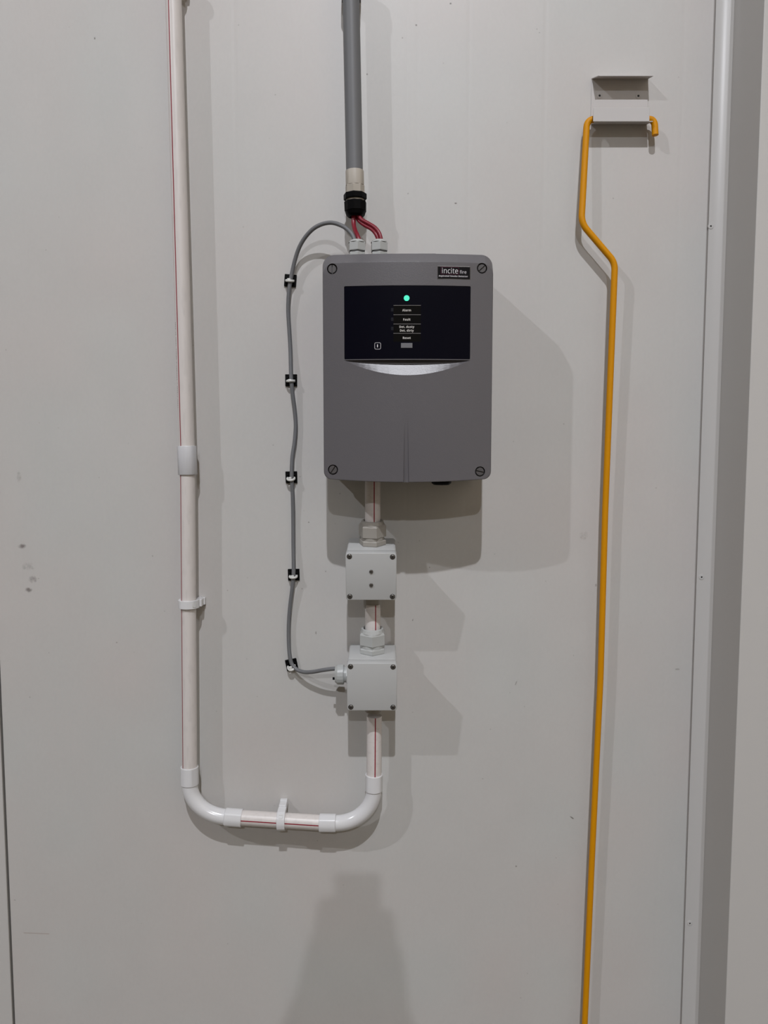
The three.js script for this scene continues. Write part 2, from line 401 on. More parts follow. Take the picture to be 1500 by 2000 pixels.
    const say = (s, y, size) => { g.font = `bold ${size}px sans-serif`; g.fillText(s, q(793.7, y)[0], q(793.7, y)[1]); };
    say('Alarm', 607, 30); say('Fault', 625, 30); say('Det. dusty', 639.3, 30); say('Det. dirty', 646.4, 30); say('Reset', 660.8, 30);
    g.strokeStyle = '#b4b2b4'; g.lineWidth = 5; g.beginPath(); g.roundRect(q(731.5, 0)[0], q(0, 670)[1], 58, 62, 12); g.stroke();
    g.fillStyle = '#d0ced0'; g.fillRect(q(736, 0)[0], q(0, 673.2)[1], 9, 29);
  }) });
  const pane = part('display', disp, M.display, d, 'dark navy display panel with four text rows');
  const lp = [0.0332, 1.77, 0.13], bp = [0.0334, 1.7014, 0.13];
  part('status_light', dome(new THREE.CylinderGeometry(0.0040, 0.0042, 0.0009, 32).rotateX(Math.PI / 2).translate(lp[0], lp[1], ZF - 0.0003)), M.led, pane, 'glowing green status light');
  part('reset_button', dome(rbox(bp[0] - 0.0085, bp[0] + 0.0085, bp[1] - 0.0036, bp[1] + 0.0036, ZF - 0.001, ZF + 0.0001, 0.0006)), M.button, pane, 'grey reset button');
  for (const p of [[0.0121, 1.7531, 0.13], [0.0121, 1.7394, 0.13], [0.0121, 1.726, 0.13]]) part('indicator_light', dome(rbox(p[0] - 0.0019, p[0] + 0.0019, p[1] - 0.0026, p[1] + 0.0026, ZF - 0.001, ZF - 0.0003, 0.0003)), M.dullLed, pane, 'unlit indicator light');
  // maker's badge
  const b0 = [0.0782, 1.8163, 0.13], b1 = [0.1269, 1.7979, 0.13];
  part('badge_rim', dome(rbox(b0[0], b1[0], b1[1], b0[1], ZF - 0.0012, ZF + 0.0006, 0.0004)), M.steel, d, 'thin silver badge edge');
  M.badge = new THREE.MeshPhysicalMaterial({ roughness: 0.35, specularIntensity: 0.2, name: 'badge', map: canvas(640, 250, (g, w, h) => {
    g.fillStyle = '#0c090b'; g.fillRect(0, 0, w, h);
    g.strokeStyle = '#5a1f38'; g.lineWidth = 5; g.strokeRect(62, 18, 352, 142);
    g.fillStyle = '#c9c5c8'; g.textBaseline = 'alphabetic';
    g.font = '152px sans-serif'; g.fillText('incite', 72, 142, 336);
    g.font = '92px sans-serif'; g.fillText('fire', 432, 142, 145);
    g.font = 'bold 46px sans-serif'; g.fillText('Aspirated Smoke Detector', 18, 214, 606);
  }) });
  const bg = 0.0005;
  part('badge', dome(planar(rbox(b0[0] + bg, b1[0] - bg, b1[1] + bg, b0[1] - bg, ZF, ZF + 0.0009, 0.0003), b0[0] + bg, b1[0] - bg, b1[1] + bg, b0[1] - bg)), M.badge, d, 'black maker badge with white lettering');
  // plugs: a low one on the top, a round black one under the foot, a collar where the pipe goes in
  const tp = [0.0648, 1.845, 0.085];
  part('top_plug', rbox(tp[0] - 0.015, tp[0] + 0.015, T - 0.003, T + 0.0068, 0.062, 0.092, 0.002), M.base, d);
  const fp = [0.0896, 1.496, 0.085];
  part('foot_plug', turned([[0, 0], [0.012, 0], [0.0155, 0.003], [0.0155, 0.012], [0, 0.012]]).translate(fp[0], B - 0.0105, 0.085), M.black, d, 'round black blanking plug');
  const ip = [-0.019, 1.4892, 0.045];
  part('inlet_collar', turned([[0, 0], [0.0165, 0], [0.0165, 0.012], [0, 0.012]]).translate(ip[0], B - 0.0055, 0.045), M.black, d);
  // white cable glands on the top
  for (const gxp of [[-0.0418, 1.8643, 0.06], [-0.0072, 1.8643, 0.06]]) {
    const x = gxp[0], y0 = T - 0.0082;
    const body = part('gland_body', join(turned([[0, 0], [0.0135, 0], [0.0135, 0.0225], [0.0128, 0.0235], [0, 0.0235]], 6, 0.1), turned([[0, 0.0235], [0.0112, 0.0235], [0.0112, 0.0262], [0, 0.0262]])).translate(x, y0, 0.06), M.gland, d, 'white cable gland');
    part('gland_seal', turned([[0, 0.0236], [0.0119, 0.0236], [0.0119, 0.0252], [0, 0.0252]]).translate(x, y0, 0.06), M.seal, body);
    part('gland_nut', join(turned([[0, 0.0256], [0.0137, 0.0256], [0.0141, 0.0266], [0.0141, 0.0376], [0.0132, 0.039], [0, 0.039]], 6, 0.1), turned([[0.0132, 0.0385], [0.0118, 0.0412], [0.0088, 0.0428], [0.0074, 0.0428], [0.0074, 0.038]])).translate(x, y0, 0.06), M.gland, body);
  }
}

// ------------------------------------------------------------------ sampling pipe run
const PR = 0.0126;
// a plastic pipe with its printed red line; angles are measured from the room side towards +x (or down, for a level pipe)
function pipe(a, b, label, angles, group = 'lengths of white sampling pipe') {
  const lower = a[1] < b[1] ? a : b, upper = lower === a ? b : a, level = Math.abs(a[1] - b[1]) < Math.abs(a[0] - b[0]);
  const from = level ? (a[0] < b[0] ? a : b) : upper, to = from === a ? b : a;
  const t = thing('sampling_pipe', label, 'pipe', lower, group);
  part('tube', rod(from, to, PR, 40), M.pipe, t);
  const n = 40, pos = [], idx = [], w = 0.0009 / PR, r = PR + 0.00012, dir = V(to).sub(V(from)).normalize(), out = new THREE.Vector3(0, 0, 1).addScaledVector(dir, -dir.z).normalize(), side = new THREE.Vector3().crossVectors(out, dir).multiplyScalar(level ? 1 : 1);
  for (let i = 0; i <= n; i++) for (const e of [-1, 1]) {
    const th = angles[0] + (angles[1] - angles[0]) * i / n + e * w / 1;
    const p = V(from).lerp(V(to), i / n).addScaledVector(out, r * Math.cos(th)).addScaledVector(side, r * Math.sin(th));
    pos.push(p.x, p.y, p.z);
  }
  for (let i = 0; i < n; i++) { const k = 2 * i; idx.push(k, k + 1, k + 3, k, k + 3, k + 2); }
  const g = new THREE.BufferGeometry();
  g.setAttribute('position', new THREE.Float32BufferAttribute(pos, 3)); g.setIndex(idx); g.computeVertexNormals();
  M.stripe.side = THREE.DoubleSide;
  part('stripe', g, M.stripe, t, 'thin red printed line along the pipe');
  return t;
}
const PZ = 0.028, leftTop = [-0.3279, 2.2908, 0.028], leftMid = [-0.3209, 1.5302, 0.028], leftBottom = [-0.3281, 1.0022, 0.028];
const upperPipe = pipe(leftTop, leftMid, 'long white pipe on the left, upper length above the plain coupling sleeve', [-0.36, -0.62]);
pipe(leftMid, leftBottom, 'long white pipe on the left, lower length between coupling sleeve and elbow', [-0.76, -0.8]);
{
  // small dark ink print on the left side of the upper length
  const a = V([-0.3327, 1.7505, 0.028]), b = V([-0.3324, 1.6132, 0.028]), list = [];
  for (let i = 0; i < 46; i++) {
    if (i % 9 === 4 || i % 13 === 7) continue;
    const c = V(leftTop).lerp(V(leftMid), (i / 46 * (b.y - a.y) + a.y - leftTop[1]) / (leftMid[1] - leftTop[1])), th = -1.03;
    const q = new THREE.BoxGeometry(0.0011 + 0.0005 * rnd(), 0.0009 + 0.0012 * rnd(), 0.00008);
    q.rotateY(th); q.translate(c.x + Math.sin(th) * (PR + 0.00006), c.y, c.z + Math.cos(th) * (PR + 0.00006));
    list.push(q);
  }
  const p = part('ink_print', join(...list), M.print, upperPipe, 'tiny illegible ink print along the pipe');
  p.userData.kind = 'stuff';
}
{
  const a = [-0.3214, 1.5544, 0.028], b = [-0.3207, 1.5077, 0.028], l = dist(a, b);
  const t = thing('pipe_coupling', 'plain pale grey coupling sleeve on the long left pipe', 'pipe coupling', b);
  part('sleeve', along(turned([[PR, 0], [0.0150, 0], [0.0154, 0.0008], [0.0154, l - 0.0008], [0.0150, l], [PR, l]], 40), b, a), M.coupler, t);
}
// elbows: two sockets and a swept bend
function elbow(label, s0, s1, b0, b1) {
  const t = thing('pipe_elbow', label, 'pipe elbow', [(s1[0] + b1[0]) / 2, Math.min(s1[1], b1[1]) - 0.0145, s1[2]]);
  for (const [a, b] of [[s0, s1], [b0, b1]]) {
    const l = dist(a, b);
    part('socket', along(turned([[PR, 0], [0.0144, 0], [0.0148, 0.0007], [0.0148, l], [0.0138, l + 0.0012], [0.012, l + 0.0012]], 40), a, b), M.fitting, t);
  }
  const d0 = V(s1).sub(V(s0)).normalize(), d1 = V(b1).sub(V(b0)).normalize(), c0 = V(s1), c1 = V(b1), k = c0.distanceTo(c1) * 0.39;
  const curve = new THREE.CubicBezierCurve3(c0, c0.clone().addScaledVector(d0, k), c1.clone().addScaledVector(d1, k), c1);
  part('bend', capped(curve, 0.0131, 40, 32), M.fitting, t);
}
const hl = [-0.2404, 0.9285, 0.034], hr = [-0.107, 0.9215, 0.037];
elbow('glossy white elbow at the lower left corner of the pipe run', [-0.3282, 1.0156, 0.028], [-0.3283, 0.9855, 0.0285], [-0.2395, 0.9281, 0.034], [-0.2672, 0.9301, 0.0335]);
elbow('glossy white elbow at the lower right corner of the pipe run, under the boxes', [-0.0167, 1.0066, 0.038], [-0.0172, 0.9791, 0.038], [-0.1087, 0.9215, 0.037], [-0.082, 0.9213, 0.0375]);
pipe([-0.2576, 0.9299, 0.034], [-0.0898, 0.9206, 0.037], 'short level white pipe between the two elbows', [0.06, 0.06]);
pipe([-0.0167, 0.9871, 0.038], [-0.0162, 1.1069, 0.038], 'white pipe rising from the right elbow into the lower box', [0.16, 0.13]);
pipe([-0.0185, 1.2365, 0.043], [-0.0185, 1.296, 0.042], 'stub of white pipe between the two small square boxes', [0.4, 0.4]);
pipe([-0.0182, 1.4201, 0.051], [-0.0181, 1.5017, 0.047], 'white pipe between the smoke detector and the upper box', [0.2, 0.2]);
// pipe clips: cradle to the wall, band round the front, closing lug at one side
function clip(label, p, turn) {
  const t = thing('pipe_clip', label, 'pipe clip', p, 'white snap pipe clips'), z = p[2], w = 0.0135, s = new THREE.Shape();
  t.position.z = 0;
  const ro = 0.0163, ri = 0.0130;
  s.moveTo(-ro, 0); s.lineTo(-ro, z); s.absarc(0, z, ro, Math.PI, 0, true); s.lineTo(ro, 0); s.lineTo(ro - 0.004, 0); s.lineTo(ri * 0.72, z - ri * 0.72); s.absarc(0, z, ri, -Math.PI / 4, Math.PI * 1.25, false); s.lineTo(-ro + 0.004, 0); s.closePath();
  const g = new THREE.ExtrudeGeometry(s, { depth: w - 0.0016, bevelEnabled: true, bevelSize: 0.0007, bevelThickness: 0.0008, bevelSegments: 2, curveSegments: 28 });
  g.translate(0, 0, -(w - 0.0016) / 2); g.rotateX(-Math.PI / 2); g.scale(1, 1, -1);
  for (let i = 0; i < g.attributes.position.count; i += 3) for (const a of ['position', 'normal', 'uv']) { const q = g.attributes[a], k = q.itemSize; for (let c = 0; c < k; c++) { const v = q.array[(i + 1) * k + c]; q.array[(i + 1) * k + c] = q.array[(i + 2) * k + c]; q.array[(i + 2) * k + c] = v; } }
  const flip = (o) => { o.rotation.z = turn; return o; };
  flip(loose('band', crease(g, 0.5), M.fitting, t));
  flip(loose('lug', join(rbox(0.0150, 0.0205, -w / 2 + 0.0005, w / 2 - 0.0005, 0.0004, 0.0235, 0.0012), rbox(0.0185, 0.0222, -w / 2 + 0.0005, w / 2 - 0.0005, 0.0004, 0.008, 0.001)), M.fitting, t));
  const latch = loose('latch', join(rbox(-0.0032, -0.0022, -0.003, 0.003, -0.0006, 0.0015, 0.0003, 1), rbox(0.0022, 0.0032, -0.003, 0.003, -0.0006, 0.0015, 0.0003, 1), rbox(-0.0032, 0.0032, -0.0036, -0.0028, -0.0006, 0.0015, 0.0003, 1)), M.white, t);
  latch.position.set(Math.cos(turn) * 0.0114, Math.sin(turn) * 0.0114, z + 0.0112);
  latch.rotation.set(0, 0.77, 0); latch.rotation.order = 'ZYX'; latch.rotation.z = turn;
  return t;
}
clip('white pipe clip holding the long left pipe below its coupling sleeve', [-0.3237, 1.294, 0.028], 0);
clip('white pipe clip holding the level pipe at the bottom', [-0.1728, 0.9252, 0.0355], Math.PI / 2);
clip('white pipe clip on the long left pipe above the top of the picture', [-0.3277, 2.2802, 0.028], 0);

// ------------------------------------------------------------------ small square boxes
function junction(label, x0, x1, yTop, yBottom, tilt, studs) {
  const D = 0.0905, cx = (x0 + x1) / 2, t = thing('junction_box', label, 'junction box', [cx, yBottom, 0], 'pale square boxes');
  const L = x0 - cx, R = x1 - cx, H = yTop - yBottom;
  t.rotation.x = tilt;
  const plate = (e, z0, z1, q, bevel) => {
    const s = new THREE.Shape(), x0 = L + e + bevel, x1 = R - e - bevel, y0 = e + bevel, y1 = H - e - bevel;
    s.moveTo(x0 + q, y0); s.lineTo(x1 - q, y0); s.absarc(x1 - q, y0 + q, q, -Math.PI / 2, 0); s.lineTo(x1, y1 - q); s.absarc(x1 - q, y1 - q, q, 0, Math.PI / 2); s.lineTo(x0 + q, y1); s.absarc(x0 + q, y1 - q, q, Math.PI / 2, Math.PI); s.lineTo(x0, y0 + q); s.absarc(x0 + q, y0 + q, q, Math.PI, Math.PI * 1.5);
    return crease(new THREE.ExtrudeGeometry(s, { depth: z1 - z0 - 2 * bevel, bevelSize: bevel, bevelThickness: bevel, bevelSegments: 3, curveSegments: 6 }).translate(0, 0, z0 + bevel), 0.6);
  };
  loose('body', plate(0.0006, 0.0008, 0.071, 0.0038, 0.0008), M.box, t);
  loose('gasket', rbox(L + 0.0016, R - 0.0016, 0.0016, H - 0.0016, 0.066, 0.0745, 0.004, 2), M.glandShade, t);
  const lid = loose('lid', plate(0, 0.0722, D, 0.0032, 0.0014), M.box, t);
  const head = turned([[0, -0.001], [0.0034, -0.001], [0.0036, 0.0006], [0.0026, 0.0012], [0, 0.0013]], 20), cross = join(rbox(-0.0019, 0.0019, 0.0006, 0.0016, -0.0004, 0.0004, 0.0001, 1), rbox(-0.0004, 0.0004, 0.0006, 0.0016, -0.0019, 0.0019, 0.0001, 1));
  const well_shade = turned([[0.0033, 0.0002], [0.0042, 0.0003], [0.0042, 0]], 20);
  for (const [x, y] of [[L + 0.006, H - 0.0055], [R - 0.0062, H - 0.0062], [L + 0.006, 0.0062], [R - 0.0062, 0.006]]) {
    const s = loose('screw', head, M.steel, lid, 'small steel cross-head screw');
    s.position.set(x, y, D + 0.0002); s.rotation.set(Math.PI / 2, rnd() * 3, 0);
    loose('cross', cross, M.dark, s); loose('well_shade', well_shade, M.dark, s).position.y = -0.0003;  // dark cross and ring put the shade of the screw recesses in as colour
  }
  if (studs) for (const [x, y] of studs) {
    const s = loose('bolt', turned([[0, -0.001], [0.0029, -0.001], [0.0031, 0.0012], [0.0022, 0.0022], [0, 0.0023]], 16), M.steel, lid, 'small dark bolt head in the lid');
    s.position.set(x - cx, y, D); s.rotation.x = Math.PI / 2;
  }
  return t;
}
// gland: flange, neck, hexagon nut with a coned mouth, standing on +y
function gland(parent, x, y, z, k, m, turn, axis) {
  const g = new THREE.Group();
  g.name = 'pipe_gland'; g.position.set(x, y, z); if (axis) g.rotation.z = axis;
  parent.add(g);
  const flange = join(turned([[0, 0], [0.0208, 0], [0.0218, 0.001], [0.0218, 0.0072], [0.0206, 0.0086], [0, 0.0086]], 6, turn), turned([[0, 0.0086], [0.0185, 0.0086], [0.0185, 0.0135], [0, 0.0135]])).scale(k, k, k);
  loose('gland_flange', flange, m, g);
  const nut = join(turned([[0.0185, 0.0135], [0.0212, 0.0135], [0.0222, 0.0146], [0.0222, 0.0305], [0.0205, 0.0335], [0.0145, 0.0338]], 6, turn), turned([[0.0190, 0.033], [0.0172, 0.0385], [0.0150, 0.0395], [0.0140, 0.0385], [0.0140, 0.033]])).scale(k, k, k);
  loose('gland_nut', nut, m, g);
  return g;
}
{
  const x0 = -0.0598, x1 = 0.0195, yt = 1.3886, yb = 1.3113;
  const b = junction('upper small pale box with two bolt heads in the middle of its lid', x0, x1, yt + 0.0143, yb + 0.0143, 0.15, [[-0.02, 0.0475], [-0.02, 0.0255]]);
  b.position.z = 0.0005;
  gland(b, -0.0187 - b.position.x, yt - yb - 0.0006, 0.0365, 1.02, M.glandShade, 0.32);
  loose('outlet_collar', turned([[0, -0.0295], [0.0142, -0.0295], [0.0146, -0.028], [0.0146, -0.007], [0.0172, -0.006], [0.0172, 0.0012], [0, 0.0012]]).translate(-0.019 - b.position.x, 0, 0.042), M.glandShade, b);
}
let sideMouth;
{
  const x0 = -0.0588, x1 = 0.0205, yt = 1.213, yb = 1.1334;
  const b = junction('lower small pale box with plain lid and a cable gland on its left side', x0, x1, yt + 0.0085, yb + 0.0085, 0.09, null);
  b.position.z = 0.0005;
  gland(b, -0.019 - b.position.x, yt - yb - 0.0006, 0.036, 1.04, M.gland, 0);
  loose('outlet_collar', turned([[0, -0.0225], [0.0142, -0.0225], [0.0148, -0.021], [0.0148, -0.006], [0.0165, -0.005], [0.0165, 0.0012], [0, 0.0012]]).translate(-0.0175 - b.position.x, 0, 0.04), M.glandShade, b);
  const sy = 1.1841 - b.position.y + 0.001;
  const g = new THREE.Group(); g.name = 'side_gland'; g.position.set(x0 - b.position.x + 0.0008, sy, 0.046); g.rotation.z = Math.PI / 2; b.add(g);
  loose('gland_flange', join(turned([[0, 0], [0.0155, 0], [0.0155, 0.0032], [0, 0.0032]], 8, 0.2), turned([[0, 0.003], [0.0128, 0.003], [0.0128, 0.008], [0, 0.008]])), M.gland, g);
  loose('gland_nut', join(turned([[0, 0.0076], [0.0152, 0.0076], [0.0162, 0.0086], [0.0162, 0.0178], [0.0148, 0.0196]], 18, 0.2), turned([[0.0149, 0.0192], [0.0125, 0.0222], [0, 0.0222]])), M.gland, g);
  loose('blank_pin', turned([[0, 0.02], [0.0022, 0.02], [0.0022, 0.0262], [0, 0.0262]], 12).translate(-0.0062, 0, 0.002), M.black, g, 'small black blanking pin');
}

// ------------------------------------------------------------------ grey conduit with its black gland
{
  const a = [-0.0517, 2.286, 0.036], b = [-0.0462, 1.9805, 0.036];
  const c = thing('conduit', 'straight grey conduit coming down from above to the black gland', 'conduit', b);
  part('tube', rod(a, b, 0.0131, 40), M.conduit, c);
  const k = thing('conduit_adaptor', 'cream adaptor at the end of the grey conduit', 'conduit fitting', [-0.0457, 1.9493, 0.036]);
  const s0 = [-0.0462, 1.9852, 0.036], s1 = [-0.0458, 1.9626, 0.036], s2 = [-0.0456, 1.9493, 0.036];
  part('sleeve', along(turned([[0.0131, 0], [0.0142, 0], [0.0144, 0.0006], [0.0144, dist(s0, s1)], [0, dist(s0, s1)]], 40), s0, s1), M.cream, k);
  part('hexagon', along(turned([[0, 0], [0.0148, 0], [0.0152, 0.001], [0.0152, dist(s1, s2)], [0, dist(s1, s2)]], 8, 0.15), s1, s2), M.cream, k);
  const g = thing('black_gland', 'black cable gland under the cream adaptor, letting out the red cables', 'cable gland', [-0.0449, 1.9163, 0.036]);
  const e0 = [-0.0456, 1.95, 0.036], e1 = [-0.0449, 1.9163, 0.036];
  part('flange', along(turned([[0, 0], [0.0178, 0], [0.0184, 0.0008], [0.0184, 0.0082], [0.0176, 0.0092], [0, 0.0092]], 8, 0.1), e0, e1), M.black, g);
  part('neck', along(turned([[0, 0.009], [0.0145, 0.009], [0.0145, 0.013], [0, 0.013]]), e0, e1), M.cream, g);
  part('nut', along(join(turned([[0, 0.0122], [0.0172, 0.0122], [0.0178, 0.013], [0.0174, 0.0266], [0.016, 0.0282]], 10, 0.1), turned([[0.0162, 0.0278], [0.0148, 0.0325], [0.0118, 0.0352], [0.0095, 0.0352], [0.0095, 0.028]])), e0, e1), M.black, g);
  // saddle clip whose lower edge shows at the top of the picture
  const q = [-0.0518, 2.2651, 0.036], sc = thing('conduit_saddle', 'grey saddle clip round the conduit at the top edge of the picture', 'pipe clip', [q[0], q[1], 0]);
  const sh = new THREE.Shape();
  sh.moveTo(-0.0152, 0); sh.lineTo(-0.0152, 0.036); sh.absarc(0, 0.036, 0.0152, Math.PI, 0, true); sh.lineTo(0.0152, 0); sh.lineTo(0.0118, 0); sh.lineTo(0.0095, 0.0265); sh.absarc(0, 0.036, 0.0133, -Math.PI / 4, Math.PI * 1.25, false); sh.lineTo(-0.0118, 0); sh.closePath();
  const sg = new THREE.ExtrudeGeometry(sh, { depth: 0.016, bevelEnabled: false, curveSegments: 24 });
  sg.rotateX(Math.PI / 2); sg.translate(0, 0.008, 0);
  loose('band', crease(sg, 0.5), M.conduit, sc);
}
// ------------------------------------------------------------------ cables
{
  const reds = [
    ['red cable running to the left white gland on the detector', [[-0.0477, 1.9191, 0.037], [-0.048, 1.9041, 0.04], [-0.0454, 1.8912, 0.047], [-0.0415, 1.8812, 0.055], [-0.039, 1.8724, 0.059], [-0.039, 1.8566, 0.06]], 0.0036],
    ['red cable curving to the right white gland, the left of that pair', [[-0.0446, 1.9203, 0.033], [-0.0404, 1.9094, 0.038], [-0.0306, 1.8996, 0.045], [-0.0192, 1.8914, 0.052], [-0.0128, 1.883, 0.057], [-0.0092, 1.8731, 0.059], [-0.0088, 1.8566, 0.06]], 0.0030],
    ['red cable curving to the right white gland, the right of that pair', [[-0.0419, 1.9183, 0.04], [-0.0354, 1.9089, 0.044], [-0.024, 1.9009, 0.05], [-0.0136, 1.8926, 0.056], [-0.0072, 1.883, 0.06], [-0.0044, 1.8724, 0.062], [-0.0044, 1.8561, 0.062]], 0.0030],
  ];
  for (const [label, pts, r] of reds) part('sheath', smooth(pts, r, 60, 14), M.red, thing('red_cable', label, 'cable', pts.at(-1), 'red cables'));
  const path = [[-0.045, 1.8579, 0.061], [-0.0453, 1.8703, 0.061], [-0.0498, 1.882, 0.058], [-0.0591, 1.8927, 0.053], [-0.0706, 1.8999, 0.048], [-0.0829, 1.9041, 0.043], [-0.097, 1.9035, 0.038], [-0.1113, 1.8982, 0.033], [-0.1241, 1.888, 0.027], [-0.1347, 1.8744, 0.021], [-0.143, 1.8558, 0.015], [-0.1485, 1.8363, 0.0115], [-0.1519, 1.8211, 0.0105], [-0.1544, 1.8058, 0.0098],
    [-0.156, 1.788, 0.0085], [-0.1564, 1.7703, 0.007], [-0.1551, 1.7433, 0.006], [-0.1537, 1.7143, 0.006], [-0.1529, 1.685, 0.0085], [-0.152, 1.6616, 0.0105], [-0.1503, 1.6408, 0.0095], [-0.1474, 1.6142, 0.007], [-0.1461, 1.589, 0.006], [-0.148, 1.562, 0.0065], [-0.1518, 1.5358, 0.0085], [-0.153, 1.5028, 0.0105], [-0.1519, 1.4747, 0.0085],
    [-0.1517, 1.436, 0.006], [-0.1518, 1.393, 0.0065], [-0.1514, 1.3588, 0.009], [-0.1516, 1.3382, 0.0105], [-0.1539, 1.3172, 0.0095], [-0.1584, 1.2844, 0.007], [-0.161, 1.2535, 0.006], [-0.1611, 1.223, 0.007], [-0.1593, 1.2016, 0.0095], [-0.1554, 1.1861, 0.0108], [-0.1469, 1.1782, 0.014], [-0.134, 1.1765, 0.022], [-0.1176, 1.1799, 0.032], [-0.0997, 1.1859, 0.042], [-0.0825, 1.1895, 0.047], [-0.0724, 1.1895, 0.047]];
  part('sheath', smooth(path, 0.0033, 420, 12), M.cable, thing('grey_cable', 'long thin grey cable looping from the detector down to the lower box', 'cable', [-0.1559, 1.1861, 0.0108]));
}
// adhesive mounts with a white tie each
{
  const spots = [[[-0.153, 1.8238, 0], -0.08, 'topmost', 0.05], [[-0.1533, 1.6625, 0], 0, 'second from the top', 0], [[-0.1545, 1.5025, 0], 0.02, 'third from the top, halfway down', 0.1], [[-0.1522, 1.3382, 0], 0.02, 'fourth from the top', 0.05], [[-0.1572, 1.1834, 0], 0.2, 'lowest, tilted', 0.15]];
  for (const [p, turn, which, sag] of spots) {
    const t = thing('cable_tie_mount', `black square cable mount with white tie, ${which} of five`, 'cable mount', p, 'cable tie mounts');
    t.rotation.z = turn;
    const h = 0.0098;
    loose('pad', rbox(-h, h, -h, h, 0.0001, 0.0034, 0.001), M.mountBlack, t);
    for (const s of [-1, 1]) loose('bridge', rbox(s > 0 ? 0.0042 : -0.0078, s > 0 ? 0.0078 : -0.0042, -0.0055, 0.0055, 0.003, 0.0062, 0.001), M.mountBlack, t);
    const pts = [];
    for (let i = 0; i <= 12; i++) { const a = -0.35 + i / 12 * (Math.PI + 0.7); pts.push(new THREE.Vector3(Math.cos(a) * 0.0060, -0.0015 - sag * 0.02 * Math.sin(a), 0.0095 + Math.sin(a) * 0.0058)); }
    const tie = loose('tie', capped(new THREE.CatmullRomCurve3(pts), 0.0016, 30, 8).scale(1, 1.3, 1), M.white, t, 'white cable tie');
    loose('tie_head', rbox(-0.0036, 0.0018, -0.0042, 0.0008, 0.0128, 0.0162, 0.001), M.white, tie);
    loose('tie_tail', rbox(0.003, 0.0072, -0.0026, 0.0004, 0.0062, 0.0086, 0.0006), M.white, tie);
  }
}

// ------------------------------------------------------------------ bracket and yellow rod
{
  const L = 0.3324, R = 0.4233, T = 2.1415, B = 2.0712, w = 0.0011, ZL = 0.028, FY = 2.1342, LY = 2.0633, FT = 2.0843;
  const t = thing('wall_bracket', 'folded pale metal bracket with two rivets holding the yellow rod', 'bracket', [(L + R) / 2, LY, 0]);
  part('back_plate', rbox(L, R, B, T, 0.0002, w + 0.0002, 0.0003, 1), M.bracket, t);
  // top flange and tray both drop a little towards the room
  const sheet = (x0, x1, x2, x3, yb, zb, yf, zf, e) => slab([[[x0, yb, zb], [x0, yb - w, zb]], [[x2, yf + e, zf], [x2, yf + e - w, zf]]].map((q) => q), [[[x1, yb, zb], [x1, yb - w, zb]], [[x3, yf + e, zf], [x3, yf + e - w, zf]]]);
  part('top_flange', sheet(L, R, L + 0.005, R + 0.0002, T, 0.0003, FY, 0.026, 0), M.bracket, t);
  part('tray', sheet(L + 0.0008, R, L + 0.0008, R, B, 0.0003, LY, ZL, w), M.bracket, t);
  part('front_lip', rbox(0.3292, 0.4178, LY, FT, ZL - 0.0006, ZL - 0.0006 + w, 0.0005, 2), M.bracket, t);
  const head = turned([[0.0046, 0], [0.0044, 0.0006], [0.0032, 0.0012], [0.0018, 0.0013], [0.0018, 0.0003], [0, 0.0003]], 24), pin = turned([[0.0017, 0.0002], [0.0017, 0.0008], [0, 0.0009]], 12);
  for (const p of [[0.3457, 2.114, 0], [0.4078, 2.1136, 0]]) {
    const h = loose('rivet', head, M.bracket, t); h.position.set(p[0] - t.position.x, p[1] - t.position.y, w); h.rotation.x = Math.PI / 2;
    loose('rivet_pin', pin, M.dark, h);
  }
  const y = LY + w + 0.0075;
  const pts = [[0.4312, 2.0466, 0.018], [0.4298, y, 0.016], [0.3226, y, 0.016], [0.3144, 1.9078, 0.027], [0.3693, 1.8465, 0.027], [0.3666, 1.6134, 0.0235], [0.3646, 1.4459, 0.022], [0.3639, 1.1695, 0.0205], [0.3569, 0.8458, 0.019], [0.3513, 0.5464, 0.018], [0.3467, 0.2952, 0.018]];
  const r = thing('hook_rod', 'long thin yellow rod, cranked near the top and hooked through the bracket', 'rod', pts.at(-1));
  part('bar', bent(pts, [0.0105, 0.0135, 0.014, 0.012, 0.02, 0.02, 0.02, 0.02, 0.02], 0.0051, 18), M.yellow, r);
}

